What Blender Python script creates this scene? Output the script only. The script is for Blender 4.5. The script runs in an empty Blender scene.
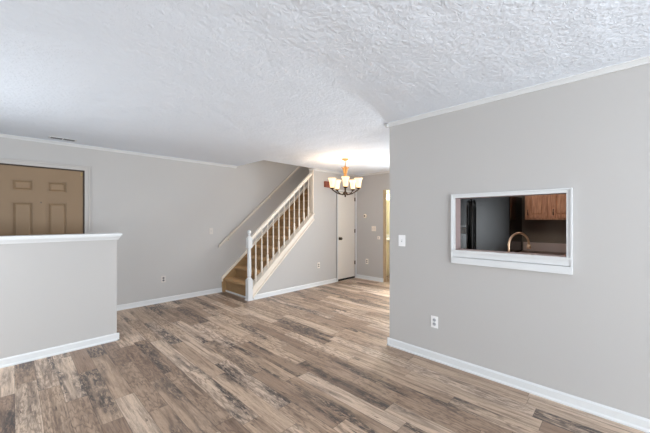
import bpy, bmesh, math, random
from mathutils import Vector, Matrix
random.seed(7)
PI = math.pi
scene = bpy.context.scene
COL = scene.collection

# ------------------------------------------------------------------ camera
CAM_H = 1.3984
cd = bpy.data.cameras.new('camera')
cam = bpy.data.objects.new('camera', cd)
COL.objects.link(cam)
cam.location = (0, 0, CAM_H)
cam.rotation_euler = (PI / 2 + 0.0014, 0, -0.7961)
cd.sensor_fit = 'HORIZONTAL'
cd.sensor_width = 36
cd.lens = 305.1 / 650 * 36
cd.shift_y = 2.6 / 650
cd.clip_start = 0.05
scene.camera = cam

# ------------------------------------------------------------------ exposure
vs = scene.view_settings
vs.view_transform = 'Standard'
vs.look = 'None'
vs.gamma = 1
vs.use_curve_mapping = False
vs.exposure = -0.15
scene.cycles.max_bounces = 14
scene.cycles.diffuse_bounces = 10
scene.cycles.use_denoising = True
scene.cycles.sample_clamp_indirect = 6

# ------------------------------------------------------------------ sky and added light
world = bpy.data.worlds.new('sky')
scene.world = world
world.use_nodes = True
bgn = world.node_tree.nodes['Background']
bgn.inputs['Color'].default_value = (0.82, 0.91, 1.0, 1)
bgn.inputs['Strength'].default_value = 1.0


def area(name, loc, rot, sx, sy, power, color):
    l = bpy.data.lights.new(name, 'AREA')
    l.shape = 'RECTANGLE'
    l.size, l.size_y = sx, sy
    l.energy = power
    l.color = color
    o = bpy.data.objects.new(name, l)
    o.location = loc
    o.rotation_euler = rot
    COL.objects.link(o)
    return o


DAY = (0.89, 0.95, 1.0)
UP = math.radians(28)     # added tilt that throws the daylight upward to brighten the ceiling
area('added_daylight_front', (0.45, -3.85, 0.95), (PI / 2 + UP, 0, 0), 3.4, 1.5, 370, DAY)          # added, through unseen glass doors behind the camera
area('added_daylight_side', (-1.68, 3.70, 1.2), (PI / 2 + 0.2, 0, -PI / 2), 0.8, 1.7, 62, DAY)      # added, through an unseen side window; gives the fridge its glare
area('added_daylight_dining', (6.12, 2.62, 1.2), (PI / 2 - 0.3, 0, PI / 2), 0.72, 1.7, 190, DAY)     # added to brighten the dining area, through an unseen glass door
area('added_stairs_fill', (4.9, 5.08, 4.9), (0, 0.15, 0), 0.8, 0.6, 30, (1.0, 0.96, 0.9))     # added fill with no fixture, brightens the stair treads

# ------------------------------------------------------------------ helpers


def lin(c):
    return tuple(((v / 255) / 12.92 if v / 255 <= 0.04045 else ((v / 255 + 0.055) / 1.055) ** 2.4) for v in c) + (1,)


def material(name, rgb, rough=0.5, metal=0.0, spec=0.5, bump=None, vary=None, emit=None):
    m = bpy.data.materials.new(name)
    m.use_nodes = True
    nt = m.node_tree
    b = nt.nodes['Principled BSDF']
    c = rgb if len(rgb) == 4 else tuple(rgb) + (1,)
    b.inputs['Base Color'].default_value = c
    b.inputs['Roughness'].default_value = rough
    b.inputs['Metallic'].default_value = metal
    b.inputs['Specular IOR Level'].default_value = spec
    tc = nt.nodes.new('ShaderNodeTexCoord')
    if vary:
        sc, amt = vary
        n = nt.nodes.new('ShaderNodeTexNoise')
        n.inputs['Scale'].default_value = sc
        n.inputs['Detail'].default_value = 4
        nt.links.new(tc.outputs['Object'], n.inputs['Vector'])
        mx = nt.nodes.new('ShaderNodeMix')
        mx.data_type = 'RGBA'
        mx.inputs[6].default_value = tuple(v * (1 - amt) for v in c[:3]) + (1,)
        mx.inputs[7].default_value = tuple(min(1, v * (1 + amt)) for v in c[:3]) + (1,)
        nt.links.new(n.outputs['Fac'], mx.inputs[0])
        nt.links.new(mx.outputs[2], b.inputs['Base Color'])
    if bump:
        sc, st, dist = bump
        n = nt.nodes.new('ShaderNodeTexNoise')
        n.inputs['Scale'].default_value = sc
        n.inputs['Detail'].default_value = 3
        nt.links.new(tc.outputs['Object'], n.inputs['Vector'])
        bp = nt.nodes.new('ShaderNodeBump')
        bp.inputs['Strength'].default_value = st
        bp.inputs['Distance'].default_value = dist
        nt.links.new(n.outputs['Fac'], bp.inputs['Height'])
        nt.links.new(bp.outputs['Normal'], b.inputs['Normal'])
    if emit:
        b.inputs['Emission Color'].default_value = tuple(emit[0]) + (1,)
        b.inputs['Emission Strength'].default_value = emit[1]
    return m


ORIGIN = {}


def empty(name, loc, label, cat, group=None):
    o = bpy.data.objects.new(name, None)
    o.empty_display_size = 0.1
    o.location = loc
    COL.objects.link(o)
    o['label'] = label
    o['category'] = cat
    if group:
        o['group'] = group
    ORIGIN[o] = Vector(loc)
    return o


def obj(name, bm, mat, parent=None, bevel=0.0, smooth=False, loc=None):
    """bm is in world coordinates; parts share their thing's origin."""
    org = ORIGIN[parent] if parent else (Vector(loc) if loc else Vector((0, 0, 0)))
    bmesh.ops.recalc_face_normals(bm, faces=bm.faces)
    if org.length:
        bmesh.ops.translate(bm, verts=bm.verts, vec=-org)
    me = bpy.data.meshes.new(name)
    bm.to_mesh(me)
    bm.free()
    if smooth:
        me.polygons.foreach_set('use_smooth', [True] * len(me.polygons))
    mats = mat if isinstance(mat, (list, tuple)) else [mat]
    for m in mats:
        me.materials.append(m)
    o = bpy.data.objects.new(name, me)
    COL.objects.link(o)
    if parent:
        o.parent = parent
        ORIGIN[o] = org
    else:
        o.location = org
        ORIGIN[o] = org
    if bevel:
        md = o.modifiers.new('bevel', 'BEVEL')
        md.width = bevel
        md.segments = 2
        md.limit_method = 'ANGLE'
        md.angle_limit = math.radians(40)
        md.harden_normals = False
    return o


def tag(o, label=None, cat=None, group=None, kind=None):
    if label:
        o['label'] = label
    if cat:
        o['category'] = cat
    if group:
        o['group'] = group
    if kind:
        o['kind'] = kind
    return o


def struct(name, bm, mat, label, cat, bevel=0.0, smooth=False):
    return tag(obj(name, bm, mat, bevel=bevel, smooth=smooth), label, cat, kind='structure')


def B():
    return bmesh.new()


def box(bm, x0, x1, y0, y1, z0, z1):
    vs_ = [bm.verts.new(p) for p in ((x0, y0, z0), (x1, y0, z0), (x1, y1, z0), (x0, y1, z0),
                                     (x0, y0, z1), (x1, y0, z1), (x1, y1, z1), (x0, y1, z1))]
    for f in ((3, 2, 1, 0), (4, 5, 6, 7), (0, 1, 5, 4), (1, 2, 6, 5), (2, 3, 7, 6), (3, 0, 4, 7)):
        bm.faces.new([vs_[i] for i in f])
    return bm


def prism(bm, pts, axis, a, b):
    """closed 2-D outline pts swept along axis from a to b.
    axis 'x': pts=(y,z); 'y': pts=(x,z); 'z': pts=(x,y)"""
    def P(p, t):
        return {'x': (t, p[0], p[1]), 'y': (p[0], t, p[1]), 'z': (p[0], p[1], t)}[axis]
    A = [bm.verts.new(P(p, a)) for p in pts]
    C = [bm.verts.new(P(p, b)) for p in pts]
    n = len(pts)
    bm.faces.new(A)
    bm.faces.new(C[::-1])
    for i in range(n):
        bm.faces.new((A[i], A[(i + 1) % n], C[(i + 1) % n], C[i]))
    return bm


def lathe(bm, prof, center, n=24, axis='z', closed=False):
    """prof = [(r, h)...] revolved about an axis through center"""
    c = Vector(center)
    rings = []
    for r, h in prof:
        ring = []
        for i in range(n):
            a = 2 * PI * i / n
            if axis == 'z':
                v = Vector((r * math.cos(a), r * math.sin(a), h))
            elif axis == 'x':
                v = Vector((h, r * math.cos(a), r * math.sin(a)))
            else:
                v = Vector((r * math.cos(a), h, r * math.sin(a)))
            ring.append(bm.verts.new(c + v))
        rings.append(ring)
    for a, b in zip(rings, rings[1:]):
        for i in range(n):
            bm.faces.new((a[i], a[(i + 1) % n], b[(i + 1) % n], b[i]))
    if not closed:
        bm.faces.new(rings[0][::-1])
        bm.faces.new(rings[-1])
    return bm


def tube(bm, pts, r, n=10):
    pts = [Vector(p) for p in pts]
    rr = r if isinstance(r, (list, tuple)) else [r] * len(pts)
    rings = []
    up = Vector((0.3, 0.2, 1)).normalized()
    for i, p in enumerate(pts):
        t = (pts[min(i + 1, len(pts) - 1)] - pts[max(i - 1, 0)]).normalized()
        u = t.cross(up)
        if u.length < 1e-3:
            u = t.cross(Vector((1, 0, 0)))
        u.normalize()
        w = u.cross(t)
        w.normalize()
        rings.append([bm.verts.new(p + (u * math.cos(2 * PI * k / n) + w * math.sin(2 * PI * k / n)) * rr[i]) for k in range(n)])
    for a, b in zip(rings, rings[1:]):
        for k in range(n):
            bm.faces.new((a[k], a[(k + 1) % n], b[(k + 1) % n], b[k]))
    bm.faces.new(rings[0][::-1])
    bm.faces.new(rings[-1])
    return bm


def copy_part(o, parent, off):
    c = o.copy()
    COL.objects.link(c)
    c.parent = parent
    c.location = Vector(o.location) + Vector(off)
    return c


# ------------------------------------------------------------------ materials
M_WALL = material('wall_paint', lin((188, 186, 184)), 0.75, spec=0.25, bump=(180, 0.06, 0.002))
M_TRIM = material('white_trim', lin((218, 220, 221)), 0.4, spec=0.4)
M_CREAM = material('cream_trim', lin((230, 221, 208)), 0.4, spec=0.4)
M_DOORW = material('white_door', lin((224, 219, 212)), 0.45, spec=0.4)
M_ENTRY = material('tan_door', lin((138, 114, 87)), 0.5, spec=0.35, bump=(60, 0.05, 0.003), vary=(5, 0.05))
M_CARPET = material('carpet', lin((176, 145, 108)), 0.95, spec=0.1, bump=(260, 0.8, 0.008), vary=(60, 0.22))
M_PLATE = material('plate', lin((240, 240, 240)), 0.35)
M_SLOT = material('slot', lin((105, 105, 108)), 0.6)
M_DARK = material('dark', lin((22, 20, 18)), 0.8)
M_BRONZE = material('bronze', lin((70, 52, 38)), 0.35, metal=0.8)
M_GOLD = material('gold', lin((158, 122, 76)), 0.5, metal=0.75)
M_NICKEL = material('dark_nickel', lin((95, 85, 75)), 0.35, metal=0.9)
M_BRASS = material('brass', lin((150, 130, 84)), 0.45, metal=0.6)
M_CHIME = material('chime_wood', lin((142, 74, 52)), 0.5, vary=(9, 0.15))
M_BLACK = material('black_appliance', lin((16, 16, 17)), 0.17, spec=0.3, bump=(90, 0.3, 0.002))
M_BLACKG = material('black_gloss', lin((10, 10, 11)), 0.16, spec=0.6)
M_GREYP = material('grey_panel', lin((92, 94, 95)), 0.5)
M_SPLASH = material('splash', lin((208, 190, 184)), 0.5)
M_COUNT = material('counter', lin((112, 74, 56)), 0.35, vary=(40, 0.2))
M_STEEL = material('copper_nickel', lin((215, 180, 150)), 0.28, metal=1.0)
M_STEELS = material('steel', lin((190, 190, 192)), 0.3, metal=1.0)
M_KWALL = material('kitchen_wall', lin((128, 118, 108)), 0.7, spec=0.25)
M_BATH = material('bath_wall', lin((226, 220, 194)), 0.7, spec=0.25)
M_VAN = material('vanity', lin((228, 220, 200)), 0.5)
M_MIRROR = material('mirror', (0.8, 0.82, 0.8), 0.03, metal=1.0)


def oak():
    m = material('oak', lin((186, 130, 98)), 0.45, spec=0.35)
    nt = m.node_tree
    b = nt.nodes['Principled BSDF']
    tc = nt.nodes['Texture Coordinate']
    mp = nt.nodes.new('ShaderNodeMapping')
    mp.inputs['Scale'].default_value = (22, 22, 2.2)
    n = nt.nodes.new('ShaderNodeTexNoise')
    n.inputs['Scale'].default_value = 3
    n.inputs['Detail'].default_value = 6
    n.inputs['Distortion'].default_value = 0.6
    r = nt.nodes.new('ShaderNodeValToRGB')
    r.color_ramp.elements[0].position = 0.3
    r.color_ramp.elements[0].color = lin((168, 112, 84))
    r.color_ramp.elements[1].position = 0.7
    r.color_ramp.elements[1].color = lin((216, 164, 130))
    nt.links.new(tc.outputs['Object'], mp.inputs['Vector'])
    nt.links.new(mp.outputs[0], n.inputs['Vector'])
    nt.links.new(n.outputs['Fac'], r.inputs['Fac'])
    nt.links.new(r.outputs['Color'], b.inputs['Base Color'])
    return m


M_OAK = oak()


def math_node(nt, op, a, b=None, c=None):
    n = nt.nodes.new('ShaderNodeMath')
    n.operation = op
    for i, v in enumerate((a, b, c)):
        if v is None:
            continue
        if isinstance(v, (int, float)):
            n.inputs[i].default_value = v
        else:
            nt.links.new(v, n.inputs[i])
    return n.outputs[0]


def mix_node(nt, fac, a, b, mode='MIX'):
    n = nt.nodes.new('ShaderNodeMix')
    n.data_type = 'RGBA'
    n.blend_type = mode
    for i, v in ((0, fac), (6, a), (7, b)):
        if isinstance(v, (int, float, tuple)):
            n.inputs[i].default_value = v
        else:
            nt.links.new(v, n.inputs[i])
    return n.outputs[2]


def floor_material():
    m = bpy.data.materials.new('plank_floor')
    m.use_nodes = True
    nt = m.node_tree
    L = nt.links
    b = nt.nodes['Principled BSDF']
    tc = nt.nodes.new('ShaderNodeTexCoord')
    sp = nt.nodes.new('ShaderNodeSeparateXYZ')
    L.new(tc.outputs['Object'], sp.inputs[0])
    W, LEN = 0.135, 1.0
    u = math_node(nt, 'DIVIDE', math_node(nt, 'ADD', sp.outputs['X'], 20.105), W)
    row = math_node(nt, 'FLOOR', u)
    fu = math_node(nt, 'FRACT', u)
    wn = nt.nodes.new('ShaderNodeTexWhiteNoise')
    wn.noise_dimensions = '1D'
    L.new(row, wn.inputs['W'])
    v = math_node(nt, 'ADD', math_node(nt, 'DIVIDE', math_node(nt, 'ADD', sp.outputs['Y'], 20.0), LEN),
                  math_node(nt, 'MULTIPLY', wn.outputs['Value'], 7.3))
    colm = math_node(nt, 'FLOOR', v)
    fv = math_node(nt, 'FRACT', v)
    cb = nt.nodes.new('ShaderNodeCombineXYZ')
    L.new(row, cb.inputs[0])
    L.new(colm, cb.inputs[1])
    w2 = nt.nodes.new('ShaderNodeTexWhiteNoise')
    w2.noise_dimensions = '3D'
    L.new(cb.outputs[0], w2.inputs['Vector'])
    rnd = w2.outputs['Value']
    sc = nt.nodes.new('ShaderNodeSeparateColor')
    L.new(w2.outputs['Color'], sc.inputs[0])
    rnd2, rnd3 = sc.outputs[1], sc.outputs[2]
    # local plank coordinates, shifted per plank
    pv = nt.nodes.new('ShaderNodeCombineXYZ')
    L.new(math_node(nt, 'ADD', sp.outputs['X'], math_node(nt, 'MULTIPLY', rnd, 31.0)), pv.inputs[0])
    L.new(math_node(nt, 'ADD', sp.outputs['Y'], math_node(nt, 'MULTIPLY', rnd2, 47.0)), pv.inputs[1])
    L.new(math_node(nt, 'MULTIPLY', rnd3, 13.0), pv.inputs[2])

    def noise(scale, detail, sx, sy, dist=0.0, rough=0.55):
        mp = nt.nodes.new('ShaderNodeMapping')
        mp.inputs['Scale'].default_value = (sx, sy, 1)
        L.new(pv.outputs[0], mp.inputs['Vector'])
        n = nt.nodes.new('ShaderNodeTexNoise')
        n.inputs['Scale'].default_value = scale
        n.inputs['Detail'].default_value = detail
        n.inputs['Distortion'].default_value = dist
        n.inputs['Roughness'].default_value = rough
        L.new(mp.outputs[0], n.inputs['Vector'])
        return n.outputs['Fac']
    # base tone of each plank
    rp = nt.nodes.new('ShaderNodeValToRGB')
    e = rp.color_ramp.elements
    e[0].position, e[0].color = 0.0, lin((150, 125, 106))
    e[1].position, e[1].color = 1.0, lin((218, 195, 174))
    for pos, c in ((0.2, (165, 140, 119)), (0.45, (183, 157, 134)), (0.62, (196, 170, 146)), (0.80, (214, 190, 167))):
        x = e.new(pos)
        x.color = lin(c)
    L.new(rnd3, rp.inputs['Fac'])

    def ramp(fac, p0, p1):
        r = nt.nodes.new('ShaderNodeMapRange')
        r.inputs['From Min'].default_value = p0
        r.inputs['From Max'].default_value = p1
        r.clamp = True
        L.new(fac, r.inputs['Value'])
        return r.outputs[0]
    col = rp.outputs['Color']
    # long streaks of grain
    g1 = ramp(noise(3.2, 5, 7, 0.5, 0.8, 0.6), 0.46, 0.68)
    col = mix_node(nt, math_node(nt, 'MULTIPLY', g1, 0.68), col, lin((86, 65, 53)))
    g3 = ramp(noise(9, 6, 11, 0.55, 0.5, 0.65), 0.48, 0.62)
    col = mix_node(nt, math_node(nt, 'MULTIPLY', g3, 0.34), col, lin((96, 73, 60)))
    g2 = ramp(noise(11, 6, 12, 0.5, 0.4, 0.6), 0.46, 0.70)
    col = mix_node(nt, math_node(nt, 'MULTIPLY', g2, 0.2), col, lin((212, 192, 176)))
    # cathedral figure on some planks
    wv = nt.nodes.new('ShaderNodeTexWave')
    wv.wave_type = 'RINGS'
    wv.inputs['Scale'].default_value = 16
    wv.inputs['Distortion'].default_value = 14
    wv.inputs['Detail'].default_value = 4
    wv.inputs['Detail Scale'].default_value = 1.8
    mpw = nt.nodes.new('ShaderNodeMapping')
    mpw.inputs['Scale'].default_value = (1.0, 0.16, 1)
    L.new(pv.outputs[0], mpw.inputs['Vector'])
    L.new(mpw.outputs[0], wv.inputs['Vector'])
    cath = math_node(nt, 'MULTIPLY', ramp(wv.outputs['Fac'], 0.6, 0.95), math_node(nt, 'MULTIPLY', ramp(rnd2, 0.45, 0.52), 0.5))
    col = mix_node(nt, cath, col, lin((100, 80, 68)))
    # charcoal smudges, broken up, on some planks
    k1 = ramp(noise(1.8, 2, 3.6, 0.55, 0.2), 0.49, 0.60)
    k2 = ramp(noise(26, 6, 2.0, 0.45, 0.6, 0.75), 0.40, 0.54)
    sm = math_node(nt, 'MULTIPLY', math_node(nt, 'MULTIPLY', k1, k2), math_node(nt, 'MULTIPLY', ramp(rnd, 0.30, 0.4), 0.95))
    col = mix_node(nt, sm, col, lin((66, 60, 60)))
    # knots and cracks
    k3 = ramp(noise(13, 4, 6, 0.45, 0.8), 0.64, 0.70)
    col = mix_node(nt, math_node(nt, 'MULTIPLY', k3, 0.8), col, lin((62, 48, 42)))
    fine = noise(110, 3, 3, 0.3, 0.0)
    col = mix_node(nt, math_node(nt, 'MULTIPLY', ramp(fine, 0.45, 0.75), 0.3), col, lin((84, 66, 57)))
    # joints
    du = math_node(nt, 'MULTIPLY', math_node(nt, 'MINIMUM', fu, math_node(nt, 'SUBTRACT', 1.0, fu)), W)
    dv = math_node(nt, 'MULTIPLY', math_node(nt, 'MINIMUM', fv, math_node(nt, 'SUBTRACT', 1.0, fv)), LEN)
    gap = ramp(math_node(nt, 'MINIMUM', du, dv), 0.0025, 0.0008)
    col = mix_node(nt, math_node(nt, 'MULTIPLY', gap, 0.6), col, lin((66, 54, 48)))
    L.new(col, b.inputs['Base Color'])
    b.inputs['Roughness'].default_value = 0.42
    b.inputs['Specular IOR Level'].default_value = 0.4
    bp = nt.nodes.new('ShaderNodeBump')
    bp.inputs['Strength'].default_value = 0.25
    bp.inputs['Distance'].default_value = 0.002
    L.new(math_node(nt, 'SUBTRACT', math_node(nt, 'MULTIPLY', fine, 0.5), gap), bp.inputs['Height'])
    L.new(bp.outputs[0], b.inputs['Normal'])
    return m


def ceiling_material():
    """stomped plaster: small crescent ridges scattered over a flat white ground"""
    m = material('stomped_ceiling', lin((230, 237, 246)), 0.8, spec=0.2)
    nt = m.node_tree
    L = nt.links
    b = nt.nodes['Principled BSDF']
    tc = nt.nodes['Texture Coordinate']
    n0 = nt.nodes.new('ShaderNodeTexNoise')
    n0.inputs['Scale'].default_value = 7
    n0.inputs['Detail'].default_value = 2
    L.new(tc.outputs['Object'], n0.inputs['Vector'])
    add = nt.nodes.new('ShaderNodeMix')
    add.data_type = 'VECTOR'
    add.inputs[0].default_value = 0.09
    L.new(tc.outputs['Object'], add.inputs[4])
    L.new(n0.outputs['Color'], add.inputs[5])
    vo = nt.nodes.new('ShaderNodeTexVoronoi')
    vo.inputs['Scale'].default_value = 19
    vo.feature = 'F1'
    L.new(add.outputs[1], vo.inputs['Vector'])
    # rings round each stomp, broken by noise
    s = math_node(nt, 'SINE', math_node(nt, 'MULTIPLY', vo.outputs['Distance'], 26.0))
    n1 = nt.nodes.new('ShaderNodeTexNoise')
    n1.inputs['Scale'].default_value = 24
    n1.inputs['Detail'].default_value = 4
    L.new(tc.outputs['Object'], n1.inputs['Vector'])
    brk = nt.nodes.new('ShaderNodeMapRange')
    brk.inputs['From Min'].default_value = 0.42
    brk.inputs['From Max'].default_value = 0.66
    L.new(n1.outputs['Fac'], brk.inputs['Value'])
    ridge = math_node(nt, 'MULTIPLY', math_node(nt, 'MAXIMUM', s, 0.0), brk.outputs[0])
    n2 = nt.nodes.new('ShaderNodeTexNoise')
    n2.inputs['Scale'].default_value = 33
    n2.inputs['Detail'].default_value = 3
    L.new(tc.outputs['Object'], n2.inputs['Vector'])
    h = math_node(nt, 'ADD', math_node(nt, 'MULTIPLY', ridge, 0.42), math_node(nt, 'MULTIPLY', n2.outputs['Fac'], 1.7))
    # the broad lay of the brush, stomp beside stomp
    v2 = nt.nodes.new('ShaderNodeTexVoronoi')
    v2.inputs['Scale'].default_value = 4.6
    v2.inputs['Randomness'].default_value = 0.55
    v2.feature = 'SMOOTH_F1'
    L.new(add.outputs[1], v2.inputs['Vector'])
    h = math_node(nt, 'ADD', h, math_node(nt, 'MULTIPLY', v2.outputs['Distance'], 3.2))
    bp = nt.nodes.new('ShaderNodeBump')
    bp.inputs['Strength'].default_value = 0.7
    bp.inputs['Distance'].default_value = 0.0065
    L.new(h, bp.inputs['Height'])
    L.new(bp.outputs[0], b.inputs['Normal'])
    return m


def glass_shade():
    m = bpy.data.materials.new('frosted_shade')
    m.use_nodes = True
    nt = m.node_tree
    nt.nodes.clear()
    out = nt.nodes.new('ShaderNodeOutputMaterial')
    tr = nt.nodes.new('ShaderNodeBsdfTranslucent')
    tr.inputs['Color'].default_value = (0.95, 0.88, 0.74, 1)
    di = nt.nodes.new('ShaderNodeBsdfDiffuse')
    di.inputs['Color'].default_value = (0.9, 0.86, 0.78, 1)
    mx = nt.nodes.new('ShaderNodeMixShader')
    mx.inputs[0].default_value = 0.4
    nt.links.new(tr.outputs[0], mx.inputs[1])
    nt.links.new(di.outputs[0], mx.inputs[2])
    nt.links.new(mx.outputs[0], out.inputs[0])
    return m


def window_glass():
    m = bpy.data.materials.new('window_glass')
    m.use_nodes = True
    nt = m.node_tree
    nt.nodes.clear()
    out = nt.nodes.new('ShaderNodeOutputMaterial')
    t = nt.nodes.new('ShaderNodeBsdfTransparent')
    g = nt.nodes.new('ShaderNodeBsdfGlossy')
    g.inputs['Roughness'].default_value = 0.02
    mx = nt.nodes.new('ShaderNodeMixShader')
    mx.inputs[0].default_value = 0.06
    nt.links.new(t.outputs[0], mx.inputs[1])
    nt.links.new(g.outputs[0], mx.inputs[2])
    nt.links.new(mx.outputs[0], out.inputs[0])
    return m


M_FLOOR = floor_material()
M_CEIL = ceiling_material()
M_SHADE = glass_shade()
M_GLASS = window_glass()
M_BULB = material('bulb', (1, 0.85, 0.6), 0.5, emit=((1.0, 0.80, 0.52), 14))

# ------------------------------------------------------------------ the room: key planes (metres)
CEIL = 2.462
XR, YB, YS, XT, YH = 2.931, 5.560, 4.611, 5.786, 4.205
XL, YF = -1.45, -3.4                       # left wall, wall behind the camera
XE = 8.0
HX0 = 3.135                               # stairwell opening starts here
WX = 4.370                                # where the wall beside the stairs becomes full height
PT = dict(y0=0.309, y1=1.137, z0=1.115, z1=1.600)   # pass-through clear opening
T = 0.115                                 # partition thickness

# floor
bm = B()
box(bm, XL - 0.1, XE, YF - 0.1, YB + 0.12, -0.1, 0)
struct('floor', bm, M_FLOOR, 'grey-brown wood plank floor running through the whole room', 'floor')

# ceiling, open over the stairs
bm = B()
box(bm, XL - 0.1, XE, YF - 0.1, YS, CEIL, CEIL + 0.28)
box(bm, XL - 0.1, HX0, YS, YB + 0.12, CEIL, CEIL + 0.28)
struct('ceiling', bm, M_CEIL, 'white stomped-texture ceiling with an opening over the stairs', 'ceiling')

# back wall, with the entry door's opening
DX0, DX1, DZ = -0.190, 0.701, 2.085
bm = B()
box(bm, XL - 0.1, DX0 - 0.02, YB, YB + 0.12, 0, 5.0)
box(bm, DX0 - 0.02, DX1 + 0.02, YB, YB + 0.12, DZ + 0.02, 5.0)
box(bm, DX1 + 0.02, XE, YB, YB + 0.12, 0, 5.0)
struct('wall_back', bm, M_WALL, 'long grey back wall behind the half wall and stairs', 'wall')
# upper storey over the stairwell
bm = B()
box(bm, HX0 - 0.12, HX0, YS - 0.115, YB, CEIL + 0.28, 5.0)
box(bm, HX0, XE, YS - 0.115, YS, CEIL + 0.28, 5.0)
box(bm, XE - 0.1, XE, YS, YB, CEIL, 5.0)
struct('wall_stairwell', bm, M_WALL, 'grey upper walls enclosing the stairwell above the ceiling opening', 'wall')
bm = B()
box(bm, HX0 - 0.12, XE, YS - 0.115, YB + 0.12, 5.0, 5.1)
struct('ceiling_stairwell', bm, M_TRIM, 'white ceiling high above the stairwell', 'ceiling')

# wall beside the stairs: slopes under the stringer, then full height with the closet door's opening
CX0, CX1, CZ = 5.128, 5.742, 2.030


def sb(x):          # underside line of the stringer
    return 0.045 + 0.925 * (x - 2.914)


def st(x):          # top line of the stringer
    return 0.215 + 0.8985 * (x - 2.894)


bm = B()
prism(bm, [(2.905, 0), (WX, 0), (WX, st(WX) - 0.03), (2.905, st(2.905) - 0.03)], 'y', YS, YS + T)
box(bm, WX, CX0 - 0.015, YS, YS + T, 0, CEIL + 0.28)
box(bm, CX0 - 0.015, CX1 + 0.015, YS, YS + T, CZ + 0.015, CEIL + 0.28)
box(bm, CX1 + 0.015, XE, YS, YS + T, 0, CEIL + 0.28)
struct('wall_stairs', bm, M_WALL, 'grey wall under and beside the staircase holding the closet door', 'wall')

# thermostat wall with the opening to the powder room
OY1, OY0, OZ = 3.845, 3.05, 2.062
bm = B()
box(bm, XT, XT + T, OY1, YS, 0, CEIL)
box(bm, XT, XT + T, OY0, OY1, OZ, CEIL)
box(bm, XT, XT + T, 3.0, OY0, 0, CEIL)
box(bm, XT, XT + T, YF, 2.24, 0, CEIL)
box(bm, XT, XT + T, 2.24, 3.0, 2.1, CEIL)
box(bm, XT, XT + T, 2.24, 3.0, 0, 0.1)
struct('wall_far', bm, M_WALL, 'grey far wall with round thermostat, running on behind the kitchen', 'wall')

# right wall with the pass-through opening
YE = 1.863
bm = B()
for y0, y1, z0, z1 in ((YF, PT['y0'] - 0.012, 0, CEIL), (PT['y1'] + 0.012, YE, 0, CEIL),
                       (PT['y0'] - 0.012, PT['y1'] + 0.012, 0, PT['z0'] - 0.012),
                       (PT['y0'] - 0.012, PT['y1'] + 0.012, PT['z1'] + 0.012, CEIL)):
    box(bm, XR, XR + T, y0, y1, z0, z1)
struct('wall_right', bm, M_WALL, 'large grey wall on the right with the kitchen pass-through', 'wall')

# half wall by the entry
HX1 = 0.842
bm = B()
box(bm, XL, HX1, YH, YH + 0.115, 0, 1.165)
struct('wall_half', bm, M_WALL, 'grey half wall with white cap in front of the entry door', 'half wall')

# left wall with an added window, wall behind the camera with added glass doors
bm = B()
box(bm, XL - 0.1, XL, YF, 3.2, 0, CEIL)
box(bm, XL - 0.1, XL, 4.12, YB, 0, CEIL)
box(bm, XL - 0.1, XL, 3.2, 4.12, 0, 0.3)
box(bm, XL - 0.1, XL, 3.2, 4.12, 2.2, CEIL)
struct('wall_left', bm, M_WALL, 'grey left wall with an added window', 'wall')
bm = B()
box(bm, XL - 0.1, -1.3, YF - 0.1, YF, 0, CEIL)
box(bm, 2.2, XE, YF - 0.1, YF, 0, CEIL)
box(bm, -1.3, 2.2, YF - 0.1, YF, 2.2, CEIL)
box(bm, -1.3, 2.2, YF - 0.1, YF, 0, 0.12)
struct('wall_front', bm, M_WALL, 'grey wall behind the camera with added wide glass doors', 'wall')


def window_frame(name, horiz, a0, a1, z0, z1, pos, label):
    bm = B()
    t = 0.05
    n = 2
    def bx(p0, p1, q0, q1):
        if horiz:
            box(bm, p0, p1, pos - 0.08, pos - 0.02, q0, q1)
        else:
            box(bm, pos - 0.08, pos - 0.02, p0, p1, q0, q1)
    bx(a0, a1, z0, z0 + t)
    bx(a0, a1, z1 - t, z1)
    bx(a0, a0 + t, z0 + t, z1 - t)
    bx(a1 - t, a1, z0 + t, z1 - t)
    mid = (a0 + a1) / 2
    bx(mid - t / 2, mid + t / 2, z0 + t, z1 - t)
    o = struct(name, bm, M_TRIM, label, 'window')
    bm = B()
    if horiz:
        box(bm, a0 + t, a1 - t, pos - 0.054, pos - 0.048, z0 + t, z1 - t)
    else:
        box(bm, pos - 0.054, pos - 0.048, a0 + t, a1 - t, z0 + t, z1 - t)
    obj('glass_pane', bm, M_GLASS, o)
    return o


window_frame('added_window_1', True, -1.3, 2.2, 0.12, 2.2, YF, 'added wide white-framed glass doors, unseen behind the camera')
window_frame('added_window_3', False, 2.24, 3.0, 0.1, 2.1, XT + 0.1, 'added narrow glass door of the dining area, unseen behind the right wall')  # unseen opening added to let light into the dining area
window_frame('added_window_2', False, 3.2, 4.12, 0.3, 2.2, XL, 'added white-framed window in the left wall, out of view')

# ------------------------------------------------------------------ baseboards and crown


def base_profile(s):       # (offset from wall, z)
    return [(0, 0), (s * 0.022, 0), (s * 0.022, 0.012), (s * 0.013, 0.022), (s * 0.013, 0.070), (s * 0.006, 0.083), (0, 0.083)]


def crown_profile(s):
    return [(0, CEIL), (s * 0.045, CEIL), (s * 0.045, CEIL - 0.007), (s * 0.034, CEIL - 0.013), (s * 0.016, CEIL - 0.026),
            (s * 0.012, CEIL - 0.034), (0, CEIL - 0.034)]


def run(bm, prof, axis, pos, s, a, b):
    prism(bm, [(pos + d, z) for d, z in prof(s)], axis, a, b)


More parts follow.
